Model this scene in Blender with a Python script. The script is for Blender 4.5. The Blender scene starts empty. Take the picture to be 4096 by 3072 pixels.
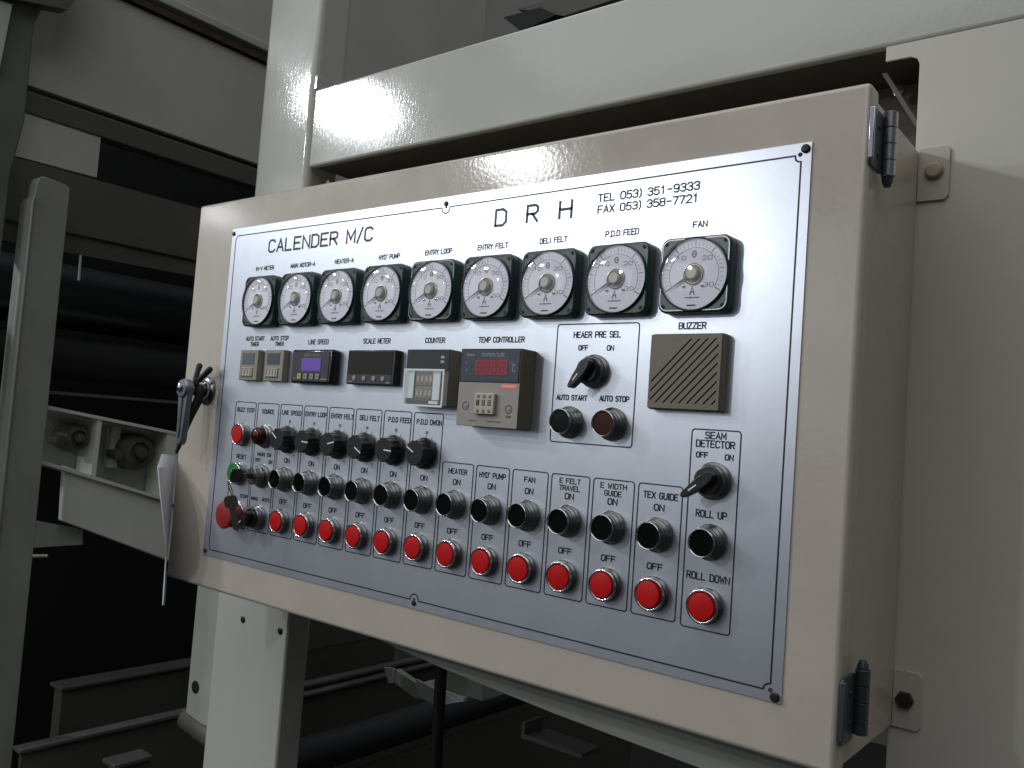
import bpy, bmesh, math, random
from mathutils import Vector, Matrix
random.seed(4)
PI = math.pi
S = bpy.context.scene
C = S.collection

# ------------------------------------------------------------------ camera
cam_d = bpy.data.cameras.new("camera"); cam = bpy.data.objects.new("camera", cam_d); C.objects.link(cam)
def rodr(w):
    w = Vector(w); t = w.length
    return Matrix.Rotation(t, 3, w.normalized())
Rw = rodr((-0.078835, 0.668183, 0.052375))           # panel frame -> camera frame (x right, y down, z forward)
Bm = Matrix(((1, 0, 0), (0, 0, -1), (0, 1, 0)))
Mc = Rw @ Bm
CAMPOS = (1.3053, -0.8388, -0.3128)
right, down, fwd = Mc[0], Mc[1], Mc[2]
m = Matrix((right, -down, -fwd)).transposed().to_4x4()
m.translation = Vector(CAMPOS)
cam.matrix_world = m
cam_d.sensor_fit = 'HORIZONTAL'; cam_d.sensor_width = 36.0
cam_d.lens = 36.0 * 860.82 / 1024.0
cam_d.clip_start = 0.02; cam_d.clip_end = 60
S.camera = cam

# ------------------------------------------------------------------ world, exposure
W = bpy.data.worlds.new("World"); S.world = W; W.use_nodes = True
bg = W.node_tree.nodes["Background"]
bg.inputs[0].default_value = (0.93, 0.95, 1.0, 1); bg.inputs[1].default_value = 0.085
S.view_settings.view_transform = 'Standard'; S.view_settings.look = 'None'
S.view_settings.exposure = -0.14; S.view_settings.gamma = 1.0
S.render.engine = 'CYCLES'
S.cycles.use_denoising = True
S.cycles.max_bounces = 6
S.cycles.sample_clamp_indirect = 4.0

# ------------------------------------------------------------------ lamps (ceiling lamps of the hall, left in front of the machine) and added unseen fills
def area(name, loc, target, sx, sy, power, col):
    d = bpy.data.lights.new(name, 'AREA'); d.shape = 'RECTANGLE'; d.size = sx; d.size_y = sy
    d.energy = power; d.color = col
    o = bpy.data.objects.new(name, d); C.objects.link(o); o.location = loc
    o.rotation_euler = (Vector(target) - Vector(loc)).to_track_quat('-Z', 'Y').to_euler()
    return o
area("hall_lamp", (-3.27, -2.50, 1.82), (0.3, 0.1, 0.0), 0.36, 0.22, 62, (0.93, 0.97, 1.0))
area("hall_lamp", (-1.42, -2.50, 1.08), (0.5, 0.0, -0.2), 0.20, 0.08, 12, (0.95, 0.97, 1.0))
area("hall_lamp", (-0.39, -2.50, 0.54), (0.7, 0.0, -0.3), 0.08, 0.05, 7.5, (0.95, 0.97, 1.0))
area("hall_lamp", (-4.05, -2.50, 1.04), (0.3, 0.0, -0.1), 0.12, 0.06, 1.2, (0.95, 0.97, 1.0))
area("far_wall_fill", (-5.3, -6.2, 1.15), (0.2, 0.0, 0.3), 10.0, 2.6, 75, (0.90, 0.95, 1.0))  # unseen area light added for a broad bright reflection in the plate
area("overhead_fill", (0.5, -2.5, 4.2), (0.5, -1.0, -1.0), 9.0, 7.0, 255, (0.97, 0.98, 1.0))  # unseen overhead light added to lift the ambient level

# ------------------------------------------------------------------ materials
MATS = {}
def mat(name, col, rough=0.5, metal=0.0, bump=None, var=None, coat=0.0, emis=None, estr=0.0, spec=0.5):
    if name in MATS: return MATS[name]
    M = bpy.data.materials.new(name); M.use_nodes = True
    nt = M.node_tree; b = nt.nodes["Principled BSDF"]
    b.inputs["Base Color"].default_value = (*col, 1); b.inputs["Roughness"].default_value = rough
    b.inputs["Metallic"].default_value = metal; b.inputs["Coat Weight"].default_value = coat
    b.inputs["Specular IOR Level"].default_value = spec
    if coat: b.inputs["Coat Roughness"].default_value = 0.12
    if emis: b.inputs["Emission Color"].default_value = (*emis, 1); b.inputs["Emission Strength"].default_value = estr
    tc = nt.nodes.new("ShaderNodeTexCoord")
    if var:      # (scale, amount) mottling / dirt
        n = nt.nodes.new("ShaderNodeTexNoise"); n.inputs["Scale"].default_value = var[0]; n.inputs["Detail"].default_value = 6
        n.inputs["Roughness"].default_value = 0.65
        r = nt.nodes.new("ShaderNodeMapRange"); r.inputs[1].default_value = 0.3; r.inputs[2].default_value = 0.75
        r.inputs[3].default_value = 1 - var[1]; r.inputs[4].default_value = 1 + var[1] * 0.4
        mx = nt.nodes.new("ShaderNodeVectorMath"); mx.operation = 'SCALE'; mx.inputs[0].default_value = col
        nt.links.new(tc.outputs["Object"], n.inputs["Vector"]); nt.links.new(n.outputs[0], r.inputs[0])
        nt.links.new(r.outputs[0], mx.inputs["Scale"]); nt.links.new(mx.outputs[0], b.inputs["Base Color"])
        r2 = nt.nodes.new("ShaderNodeMapRange"); r2.inputs[3].default_value = max(0.02, rough - 0.07); r2.inputs[4].default_value = rough + 0.1
        nt.links.new(n.outputs[0], r2.inputs[0]); nt.links.new(r2.outputs[0], b.inputs["Roughness"])
    if bump:     # (scale, strength, distance)
        n = nt.nodes.new("ShaderNodeTexNoise"); n.inputs["Scale"].default_value = bump[0]; n.inputs["Detail"].default_value = 2
        bp = nt.nodes.new("ShaderNodeBump"); bp.inputs["Strength"].default_value = bump[1]; bp.inputs["Distance"].default_value = bump[2]
        if name == "machine_paint":
            mp = nt.nodes.new("ShaderNodeMapping"); mp.inputs["Scale"].default_value = (1.6, 1, 0.45)
            nt.links.new(tc.outputs["Object"], mp.inputs[0]); nt.links.new(mp.outputs[0], n.inputs["Vector"])
        else: nt.links.new(tc.outputs["Object"], n.inputs["Vector"])
        nt.links.new(n.outputs[0], bp.inputs["Height"])
        nt.links.new(bp.outputs[0], b.inputs["Normal"])
        if coat: nt.links.new(bp.outputs[0], b.inputs["Coat Normal"])
    MATS[name] = M
    return M
M_cab = mat("cabinet_paint", (0.475, 0.432, 0.37), 0.13, bump=(170, 0.12, 0.0010), var=(9, 0.09))
M_body = mat("cabinet_paint_side_tint", (0.45, 0.41, 0.335), 0.24, bump=(170, 0.10, 0.0010), var=(7, 0.10))  # same paint as the door, the side's yellower light tinted in
M_frame = mat("machine_paint", (0.45, 0.455, 0.42), 0.09, bump=(160, 0.12, 0.0010), var=(4, 0.06))
M_panel = mat("side_panel_paint", (0.50, 0.485, 0.425), 0.42, bump=(150, 0.10, 0.001), var=(4, 0.06))
M_col = mat("column_paint", (0.10, 0.125, 0.10), 0.5, var=(5, 0.25))
M_bar = mat("upright_paint", (0.24, 0.25, 0.222), 0.5, var=(6, 0.18))
M_rail = mat("floor_rail_paint", (0.095, 0.095, 0.093), 0.55, var=(6, 0.35))
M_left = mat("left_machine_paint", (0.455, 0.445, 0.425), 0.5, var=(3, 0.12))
M_leftd = mat("left_machine_shaded_paint", (0.085, 0.085, 0.07), 0.5, var=(3, 0.25))  # machine paint with the shade of low, recessed parts darkened in
M_green = mat("left_machine_green_paint", (0.40, 0.43, 0.38), 0.5, var=(5, 0.2))
M_lgrey = mat("left_beam_paint", (0.72, 0.74, 0.68), 0.5, var=(4, 0.15))
M_black = mat("unlit_depth_black", (0.006, 0.007, 0.007), 0.7)  # near-black in place of the shade in deep, unlit spots
M_rust = mat("oily_rust", (0.05, 0.03, 0.022), 0.6, var=(20, 0.6))
M_wall = mat("hall_wall", (0.15, 0.146, 0.138), 0.8, var=(1.5, 0.12))
M_floor = mat("hall_floor", (0.02, 0.021, 0.021), 0.6, var=(2, 0.3))
M_roll = mat("steel_roll", (0.05, 0.055, 0.06), 0.35, metal=0.6)
M_under = mat("channel_shade_brown", (0.11, 0.098, 0.08), 0.6, var=(6, 0.2))  # brown darkened to stand in for shade under and behind the beam
M_ink = mat("print_ink", (0.012, 0.016, 0.022), 0.5)
M_meter = mat("meter_case", (0.017, 0.042, 0.040), 0.32, bump=(400, 0.1, 0.0004))
M_dial = mat("dial_face", (0.88, 0.85, 0.93), 0.55)
M_dialink = mat("dial_ink", (0.07, 0.07, 0.10), 0.5)
M_dialmark = mat("dial_scale_grey", (0.24, 0.24, 0.28), 0.5)
M_chrome = mat("chrome", (0.55, 0.55, 0.55), 0.13, metal=1.0)
M_nickel = mat("dull_nickel", (0.22, 0.23, 0.23), 0.30, metal=1.0, var=(120, 0.25))
M_hub = mat("hub_metal", (0.20, 0.185, 0.155), 0.3, metal=0.8)
M_core = mat("hub_core_plastic", (0.48, 0.46, 0.37), 0.4)
M_red = mat("red_button", (0.50, 0.008, 0.010), 0.36, spec=0.25)
M_redd = mat("red_stop_button", (0.28, 0.012, 0.014), 0.4)
M_dred = mat("unlit_red_lens", (0.040, 0.005, 0.005), 0.14, spec=0.3)
M_grn = mat("green_button", (0.01, 0.22, 0.045), 0.3)
M_dgrn = mat("unlit_green_lens", (0.002, 0.004, 0.003), 0.12, spec=0.22)
M_blk = mat("black_plastic", (0.008, 0.008, 0.009), 0.34)
M_white = mat("white_mark", (0.8, 0.8, 0.75), 0.5)
M_tan = mat("buzzer_plastic", (0.155, 0.135, 0.098), 0.5, bump=(500, 0.2, 0.0003))
M_slot = mat("slot_dark", (0.008, 0.007, 0.006), 0.8)
M_timer = mat("timer_plastic", (0.26, 0.24, 0.19), 0.5)
M_lcd = mat("lcd_grey", (0.09, 0.11, 0.115), 0.25)
M_lcd2 = mat("lcd_dark_grey", (0.05, 0.058, 0.068), 0.25)
M_disp = mat("display_black", (0.008, 0.009, 0.011), 0.18)
M_displt = mat("display_dark_grey", (0.03, 0.032, 0.038), 0.35)
M_purple = mat("violet_display", (0.05, 0.02, 0.16), 0.3, emis=(0.16, 0.08, 0.46), estr=0.42)
M_yel = mat("yellow_key", (0.45, 0.42, 0.08), 0.4)
M_grey = mat("grey_legend", (0.25, 0.26, 0.27), 0.5)
M_tcface = mat("controller_face", (0.30, 0.275, 0.25), 0.45)
M_tcside = mat("controller_case", (0.12, 0.10, 0.062), 0.45)
M_tcwin = mat("controller_window", (0.035, 0.045, 0.065), 0.22)
M_rdisp = mat("red_display", (0.10, 0.01, 0.02), 0.3, emis=(0.5, 0.01, 0.04), estr=0.22)
M_rseg = mat("red_segment", (0.05, 0.0, 0.01), 0.3, emis=(0.30, 0.0, 0.02), estr=0.18)
M_rled = mat("red_lamp_bar", (0.5, 0.1, 0.08), 0.4, emis=(0.9, 0.16, 0.12), estr=0.55)
M_cream = mat("cream_switch", (0.42, 0.40, 0.33), 0.45)
M_frost = mat("frosted_cover", (0.72, 0.76, 0.76), 0.35)
M_cside = mat("counter_case", (0.19, 0.175, 0.145), 0.45)
M_brown = mat("brown_switch", (0.20, 0.165, 0.12), 0.5)
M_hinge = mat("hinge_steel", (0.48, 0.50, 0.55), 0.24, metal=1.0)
M_hdark = mat("hinge_dark_shaded_steel", (0.06, 0.075, 0.085), 0.35, metal=0.5)  # dark leaf steel, and the shaded copy for the lower hinge
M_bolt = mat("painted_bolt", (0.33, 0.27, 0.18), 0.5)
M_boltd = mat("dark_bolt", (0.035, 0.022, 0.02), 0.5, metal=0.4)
M_handle = mat("handle_metal", (0.22, 0.245, 0.27), 0.38, metal=0.8, var=(60, 0.3))
M_key = mat("old_brass_key", (0.12, 0.13, 0.10), 0.38, metal=0.8)
M_keyp = mat("key_head_plastic", (0.015, 0.03, 0.018), 0.3)
M_tie = mat("black_cord", (0.004, 0.004, 0.004), 0.7)
M_paper = mat("pale_paper", (0.50, 0.51, 0.57), 0.7)
M_screw = mat("blackened_screw", (0.02, 0.018, 0.014), 0.45, metal=0.4)
M_bracket = mat("white_bracket", (0.5, 0.52, 0.55), 0.5)

def plate_material():
    M = bpy.data.materials.new("printed_aluminium"); M.use_nodes = True
    nt = M.node_tree; b = nt.nodes["Principled BSDF"]
    b.inputs["Base Color"].default_value = (0.64, 0.69, 0.78, 1); b.inputs["Metallic"].default_value = 0.86
    b.inputs["Roughness"].default_value = 0.42
    tc = nt.nodes.new("ShaderNodeTexCoord")
    n = nt.nodes.new("ShaderNodeTexNoise"); n.inputs["Scale"].default_value = 900; n.inputs["Detail"].default_value = 2
    bp = nt.nodes.new("ShaderNodeBump"); bp.inputs["Strength"].default_value = 0.12; bp.inputs["Distance"].default_value = 0.0003
    nt.links.new(tc.outputs["Object"], n.inputs["Vector"]); nt.links.new(n.outputs[0], bp.inputs["Height"]); nt.links.new(bp.outputs[0], b.inputs["Normal"])
    n2 = nt.nodes.new("ShaderNodeTexNoise"); n2.inputs["Scale"].default_value = 11; n2.inputs["Detail"].default_value = 9; n2.inputs["Roughness"].default_value = 0.6
    r2 = nt.nodes.new("ShaderNodeMapRange"); r2.inputs[3].default_value = 0.325; r2.inputs[4].default_value = 0.395
    nt.links.new(tc.outputs["Object"], n2.inputs["Vector"]); nt.links.new(n2.outputs[0], r2.inputs[0]); nt.links.new(r2.outputs[0], b.inputs["Roughness"])
    n3 = nt.nodes.new("ShaderNodeTexNoise"); n3.inputs["Scale"].default_value = 26; n3.inputs["Detail"].default_value = 8; n3.inputs["Roughness"].default_value = 0.75
    r3 = nt.nodes.new("ShaderNodeMapRange"); r3.inputs[1].default_value = 0.32; r3.inputs[2].default_value = 0.55; r3.inputs[3].default_value = 0.945; r3.inputs[4].default_value = 1.0
    v3 = nt.nodes.new("ShaderNodeVectorMath"); v3.operation = 'SCALE'; v3.inputs[0].default_value = (0.66, 0.695, 0.765)
    nt.links.new(tc.outputs["Object"], n3.inputs["Vector"]); nt.links.new(n3.outputs[0], r3.inputs[0]); nt.links.new(r3.outputs[0], v3.inputs["Scale"]); nt.links.new(v3.outputs[0], b.inputs["Base Color"])
    return M
M_plate = plate_material()
def clear_material():
    M = bpy.data.materials.new("clear_cover"); M.use_nodes = True
    nt = M.node_tree
    for n in list(nt.nodes): nt.nodes.remove(n)
    o = nt.nodes.new("ShaderNodeOutputMaterial"); mx = nt.nodes.new("ShaderNodeMixShader")
    t = nt.nodes.new("ShaderNodeBsdfTransparent"); t.inputs[0].default_value = (0.97, 0.98, 0.99, 1)
    g = nt.nodes.new("ShaderNodeBsdfGlossy"); g.inputs["Roughness"].default_value = 0.035
    lw = nt.nodes.new("ShaderNodeLayerWeight"); lw.inputs[0].default_value = 0.5
    pw = nt.nodes.new("ShaderNodeMath"); pw.operation = 'POWER'; pw.inputs[1].default_value = 4.0
    f = nt.nodes.new("ShaderNodeMath"); f.operation = 'MULTIPLY_ADD'; f.inputs[1].default_value = 0.8; f.inputs[2].default_value = 0.085
    nt.links.new(lw.outputs["Facing"], pw.inputs[0]); nt.links.new(pw.outputs[0], f.inputs[0])
    nt.links.new(f.outputs[0], mx.inputs[0]); nt.links.new(t.outputs[0], mx.inputs[1]); nt.links.new(g.outputs[0], mx.inputs[2]); nt.links.new(mx.outputs[0], o.inputs[0])
    return M
M_clear = clear_material()

# ------------------------------------------------------------------ mesh helpers
class MB:
    def __init__(s): s.v = []; s.f = []
    def add(s, vs, fs):
        n = len(s.v); s.v += [tuple(v) for v in vs]; s.f += [tuple(i + n for i in f) for f in fs]; return s
    def box(s, x0, x1, y0, y1, z0, z1):
        v = [(x, y, z) for x in (x0, x1) for y in (y0, y1) for z in (z0, z1)]
        return s.add(v, [(0, 1, 3, 2), (4, 6, 7, 5), (0, 4, 5, 1), (2, 3, 7, 6), (0, 2, 6, 4), (1, 5, 7, 3)])
    def prism(s, pts, a, b, ax='y'):
        """polygon pts (u,v) extruded from a to b along ax. y: (x,z)  x: (y,z)  z: (x,y)"""
        def P(p, t): return (p[0], t, p[1]) if ax == 'y' else (t, p[0], p[1]) if ax == 'x' else (p[0], p[1], t)
        n = len(pts); vs = [P(p, a) for p in pts] + [P(p, b) for p in pts]
        fs = [tuple(range(n)), tuple(range(2 * n - 1, n - 1, -1))] + [(i, (i + 1) % n, n + (i + 1) % n, n + i) for i in range(n)]
        return s.add(vs, fs)
    def lathe(s, prof, seg=40, c=(0, 0, 0), ax='y', cap=True):
        """prof: (radius, height) ; turned about -Y (towards the viewer) or Z / X"""
        vs = []; fs = []
        for r, h in prof:
            for k in range(seg):
                a = 2 * PI * k / seg; u, w = r * math.cos(a), r * math.sin(a)
                p = (u, -h, w) if ax == 'y' else (u, w, h) if ax == 'z' else (h, u, w)
                vs.append((p[0] + c[0], p[1] + c[1], p[2] + c[2]))
        for i in range(len(prof) - 1):
            for k in range(seg):
                k2 = (k + 1) % seg
                fs.append((i * seg + k, i * seg + k2, (i + 1) * seg + k2, (i + 1) * seg + k))
        if cap and prof[-1][0] > 1e-6: fs.append(tuple((len(prof) - 1) * seg + k for k in range(seg)))
        if cap and prof[0][0] > 1e-6: fs.append(tuple(seg - 1 - k for k in range(seg)))
        return s.add(vs, fs)
    def tube(s, pts, r, seg=10, radii=None):
        pts = [Vector(p) for p in pts]; rings = []
        for i, p in enumerate(pts):
            t = (pts[min(i + 1, len(pts) - 1)] - pts[max(i - 1, 0)]).normalized()
            up = Vector((0, 0, 1)) if abs(t.z) < 0.9 else Vector((1, 0, 0))
            a = t.cross(up).normalized(); b = t.cross(a).normalized(); rr = radii[i] if radii else r
            rings.append([p + (a * math.cos(2 * PI * k / seg) + b * math.sin(2 * PI * k / seg)) * rr for k in range(seg)])
        vs = [v for R in rings for v in R]; fs = []
        for i in range(len(pts) - 1):
            for k in range(seg):
                k2 = (k + 1) % seg; fs.append((i * seg + k, i * seg + k2, (i + 1) * seg + k2, (i + 1) * seg + k))
        fs.append(tuple(reversed(range(seg)))); fs.append(tuple((len(pts) - 1) * seg + k for k in range(seg)))
        return s.add(vs, fs)
    def line(s, pts, w, y, closed=False):
        """flat ink line of width w on plane Y=y, mitred"""
        pts = [Vector(p) for p in pts]; n = len(pts); L = []; R = []
        for i in range(n):
            if closed: d0 = (pts[i] - pts[i - 1]).normalized(); d1 = (pts[(i + 1) % n] - pts[i]).normalized()
            else:
                d0 = (pts[i] - pts[i - 1]).normalized() if i > 0 else None
                d1 = (pts[i + 1] - pts[i]).normalized() if i < n - 1 else d0
                if d0 is None: d0 = d1
            t = (d0 + d1)
            t = t.normalized() if t.length > 1e-6 else d1
            nn = Vector((-t.y, t.x)); k = max(0.45, nn.dot(Vector((-d1.y, d1.x)))); nn = nn * (w / 2 / k)
            q = pts[i].copy()
            if not closed and i == 0: q -= d1 * w * 0.35
            if not closed and i == n - 1: q += d0 * w * 0.35
            L.append(q + nn); R.append(q - nn)
        vs = [(p.x, y, p.y) for p in L] + [(p.x, y, p.y) for p in R]
        m_ = n if closed else n - 1
        return s.add(vs, [(i, (i + 1) % n, n + (i + 1) % n, n + i) for i in range(m_)])
def obj(name, mb, m, parent=None, loc=None, bevel=0, segs=2, sharp=32, label=None, kind=None, props=None):
    """links one mesh; mesh coordinates are in the frame of `loc` (world). parent keeps world placement"""
    me = bpy.data.meshes.new(name); me.from_pydata(mb.v, [], mb.f); me.validate()
    bm = bmesh.new(); bm.from_mesh(me); bmesh.ops.remove_doubles(bm, verts=bm.verts, dist=1e-7)
    if len(bm.faces) and any(len(e.link_faces) > 1 for e in bm.edges): bmesh.ops.recalc_face_normals(bm, faces=bm.faces)
    bm.to_mesh(me); bm.free()
    me.polygons.foreach_set("use_smooth", [True] * len(me.polygons))
    me.set_sharp_from_angle(angle=math.radians(sharp))
    me.materials.append(m)
    o = bpy.data.objects.new(name, me); C.objects.link(o)
    wl = Vector(loc) if loc is not None else Vector((0, 0, 0))
    o['wl'] = tuple(wl)
    if parent: o.parent = parent; o.location = wl - Vector(parent['wl'])
    else: o.location = wl
    if bevel:
        b = o.modifiers.new("bevel", 'BEVEL'); b.width = bevel; b.segments = segs; b.limit_method = 'ANGLE'; b.angle_limit = math.radians(35)
    if label: o['label'] = label
    if kind: o['kind'] = kind
    return o
def sub(name, mb, m, parent, **k):            # child whose mesh lives in the parent's own frame
    return obj(name, mb, m, parent, loc=tuple(parent['wl']), **k)
def thing(name, label, cat, loc, group=None):
    o = bpy.data.objects.new(name, None); C.objects.link(o); o.location = loc; o['wl'] = tuple(loc)
    o.empty_display_size = 0.05; tag(o, label, cat, group); return o
def tag(o, label, cat, group=None):
    o['label'] = label; o['category'] = cat
    if group: o['group'] = group
def dup(o, loc, label=None, parent=None):
    """copy a part with its sub-parts"""
    c = o.copy(); C.objects.link(c); c['wl'] = tuple(loc); p = parent or o.parent
    c.parent = p; c.location = Vector(loc) - Vector(p['wl'])
    if label: c['label'] = label
    for ch in o.children:
        d = ch.copy(); C.objects.link(d); d.parent = c; d['wl'] = tuple(loc)
    return c
def rrect(x0, x1, z0, z1, r, n=5):
    pts = []
    for cx, cz, a0 in ((x1 - r, z1 - r, 0), (x0 + r, z1 - r, 90), (x0 + r, z0 + r, 180), (x1 - r, z0 + r, 270)):
        for k in range(n + 1):
            a = math.radians(a0 + 90 * k / n); pts.append((cx + r * math.cos(a), cz + r * math.sin(a)))
    return pts
def disc(mb, r, y, n=32, c=(0, 0)):
    return mb.add([(c[0] + r * math.cos(2 * PI * k / n), y, c[1] + r * math.sin(2 * PI * k / n)) for k in range(n)], [tuple(range(n))])

# single-stroke engraving alphabet on a 4 x 6 grid
O = [(1, 0), (0, 1), (0, 5), (1, 6), (3, 6), (4, 5), (4, 1), (3, 0)]
GL = {
 'A': [[(0, 0), (2, 6), (4, 0)], [(0.75, 2), (3.25, 2)]],
 'B': [[(0, 0), (0, 6), (3, 6), (4, 5.2), (4, 3.9), (3, 3.1), (0, 3.1)], [(3, 3.1), (4, 2.3), (4, 0.8), (3, 0), (0, 0)]],
 'C': [[(4, 1), (3, 0), (1, 0), (0, 1), (0, 5), (1, 6), (3, 6), (4, 5)]],
 'D': [[(0, 0), (0, 6), (2.8, 6), (4, 4.9), (4, 1.1), (2.8, 0), (0, 0)]],
 'E': [[(4, 0), (0, 0), (0, 6), (4, 6)], [(0, 3.1), (3.3, 3.1)]],
 'F': [[(0, 0), (0, 6), (4, 6)], [(0, 3.1), (3.3, 3.1)]],
 'G': [[(2.2, 2.8), (4, 2.8), (4, 1), (3, 0), (1, 0), (0, 1), (0, 5), (1, 6), (3, 6), (4, 5)]],
 'H': [[(0, 0), (0, 6)], [(4, 0), (4, 6)], [(0, 3.1), (4, 3.1)]],
 'I': [[(0.5, 0), (0.5, 6)]],
 'J': [[(0, 1), (1, 0), (2.8, 0), (3.6, 1), (3.6, 6)]],
 'K': [[(0, 0), (0, 6)], [(4, 6), (0, 2.4)], [(1.3, 3.5), (4, 0)]],
 'L': [[(0, 6), (0, 0), (3.8, 0)]],
 'M': [[(0, 0), (0, 6), (2.2, 1.6), (4.4, 6), (4.4, 0)]],
 'N': [[(0, 0), (0, 6), (4, 0), (4, 6)]],
 'O': [O + [O[0]]],
 'P': [[(0, 0), (0, 6), (3, 6), (4, 5.2), (4, 3.5), (3, 2.7), (0, 2.7)]],
 'R': [[(0, 0), (0, 6), (3, 6), (4, 5.2), (4, 3.7), (3, 2.9), (0, 2.9)], [(2, 2.9), (4, 0)]],
 'S': [[(0, 1), (1, 0), (3, 0), (4, 0.9), (4, 2.3), (3, 3.1), (1, 3.1), (0, 3.9), (0, 5.1), (1, 6), (3, 6), (4, 5)]],
 'T': [[(0, 6), (4, 6)], [(2, 6), (2, 0)]],
 'U': [[(0, 6), (0, 1), (1, 0), (3, 0), (4, 1), (4, 6)]],
 'V': [[(0, 6), (2, 0), (4, 6)]],
 'W': [[(0, 6), (1.1, 0), (2.3, 4.4), (3.5, 0), (4.6, 6)]],
 'X': [[(0, 0), (4, 6)], [(0, 6), (4, 0)]],
 'Y': [[(0, 6), (2, 3), (4, 6)], [(2, 3), (2, 0)]],
 'Z': [[(0, 6), (4, 6), (0, 0), (4, 0)]],
 '0': [O + [O[0]]],
 '1': [[(0.8, 4.8), (2, 6), (2, 0)]],
 '2': [[(0, 5), (1, 6), (3, 6), (4, 5), (4, 3.8), (0, 0), (4, 0)]],
 '3': [[(0, 5), (1, 6), (3, 6), (4, 5.1), (4, 4), (3, 3.2), (1.6, 3.2)], [(3, 3.2), (4, 2.3), (4, 0.9), (3, 0), (1, 0), (0, 1)]],
 '4': [[(3, 0), (3, 6), (0, 1.8), (4, 1.8)]],
 '5': [[(4, 6), (0.4, 6), (0.2, 3.2), (1, 3.7), (3, 3.7), (4, 2.7), (4, 1), (3, 0), (1, 0), (0, 1)]],
 '6': [[(3.6, 5.4), (3, 6), (1, 6), (0, 5), (0, 1), (1, 0), (3, 0), (4, 1), (4, 2.6), (3, 3.5), (1, 3.5), (0, 2.8)]],
 '7': [[(0, 6), (4, 6), (1.4, 0)]],
 '8': [[(1, 3.2), (0, 4), (0, 5.1), (1, 6), (3, 6), (4, 5.1), (4, 4), (3, 3.2), (1, 3.2), (0, 2.3), (0, 0.9), (1, 0), (3, 0), (4, 0.9), (4, 2.3), (3, 3.2)]],
 '9': [[(0.4, 0.6), (1, 0), (3, 0), (4, 1), (4, 5), (3, 6), (1, 6), (0, 5), (0, 3.5), (1, 2.6), (3, 2.6), (4, 3.3)]],
 '.': [[(0.3, 0), (0.7, 0)]], '/': [[(0, -0.5), (2.6, 6.5)]], "'": [[(0.6, 6.4), (0.4, 5)]], ')': [[(0.2, 6.6), (1.4, 5), (1.4, 1), (0.2, -0.8)]],
 '-': [[(0.4, 3), (3.6, 3)]], '*': [[(0.2, 4.6), (0.2, 5.8), (1.4, 5.8), (1.4, 4.6), (0.2, 4.6)]],
}
ADV = {'I': 1.0, '.': 1.0, "'": 1.2, ')': 1.8, ' ': 2.6, 'M': 4.4, 'W': 4.6, '/': 2.6, '*': 1.6}
def text_mb(t, x0, x1, zb, h, w, y, mb=None):
    mb = mb or MB(); pos = 0; items = []
    for i, ch in enumerate(t):
        a = ADV.get(ch, 4.0); items.append((ch, pos)); pos += a + (1.45 if i < len(t) - 1 else 0)
    sx = (x1 - x0) / pos; sz = h / 6.0
    for ch, p in items:
        for st in GL.get(ch, []):
            mb.line([(x0 + (p + u) * sx, zb + v * sz) for u, v in st], w, y)
    return mb

# ================================================================== SETTING
fl = obj("floor", MB().box(-8, 8, -7, 8, -1.62, -1.60), M_floor); fl['kind'] = 'structure'
wl_ = obj("wall", MB().box(-8, 8, 3.4, 3.5, -1.60, 4.6), M_wall); wl_['kind'] = 'structure'
wl2 = obj("wall", MB().box(-8.1, -8, -7, 3.5, -1.60, 4.6), M_wall); wl2['kind'] = 'structure'

# ================================================================== CALENDER MACHINE FRAME (right)
YP = 0.2065
mf = thing("calender_machine", "cream painted steel machine frame with post, beam and side panel behind the cabinet", "machine frame", (0.1, 0.4, -1.6))
obj("post", MB().box(-0.252, -0.078, YP - 0.004, YP + 0.077, -0.62, 1.3), M_frame, mf, bevel=0.013, segs=3)
lp = MB().box(-0.250, -0.018, YP, YP + 0.055, -1.6, -0.625)
obj("leg", lp, M_frame, mf, bevel=0.005)
fg = MB().prism([(-0.448, -0.5), (-0.25, -0.5), (-0.25, -1.0), (-0.448, -1.0)], 0.285, 0.30)
fgo = obj("flange_plate", fg, M_green, mf, bevel=0.002)
obj("bolt_hole", MB().lathe([(0.0135, 0), (0.0135, 0.002), (0.0, 0.002)], 20, (-0.418, 0.285, -0.928)), M_black, fgo)
obj("pipe_end", MB().tube([(-0.46, 0.30, -1.01), (-0.30, 0.30, -1.03), (-0.2, 0.32, -1.06)], 0.026, 18), M_leftd, mf)
for x, z in ((-0.157, -0.72), (-0.038, -0.719)):
    s_ = obj("screw", MB().lathe([(0.0065, 0), (0.0065, 0.0015), (0.0045, 0.0030), (0.0, 0.0032)], 18, (x, YP, z)), M_screw, mf)
bm_ = obj("beam", MB().box(-0.0775, 2.3, YP, YP + 0.016, 0.1805, 0.337), M_frame, mf, bevel=0.0045, segs=3)
obj("beam_top", MB().box(-0.0775, 2.3, YP + 0.0162, YP + 0.22, 0.329, 0.335), M_frame, mf)
obj("beam_shade_block", MB().box(-0.0700, 2.3, YP + 0.0165, YP + 0.21, 0.1830, 0.3285), M_under, mf)  # solid dark block stands in for the beam's unlit underside
obj("weld_tab", MB().box(-0.0775, -0.070, YP - 0.003, YP + 0.03, 0.337, 0.365), M_frame, mf, bevel=0.001)
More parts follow.
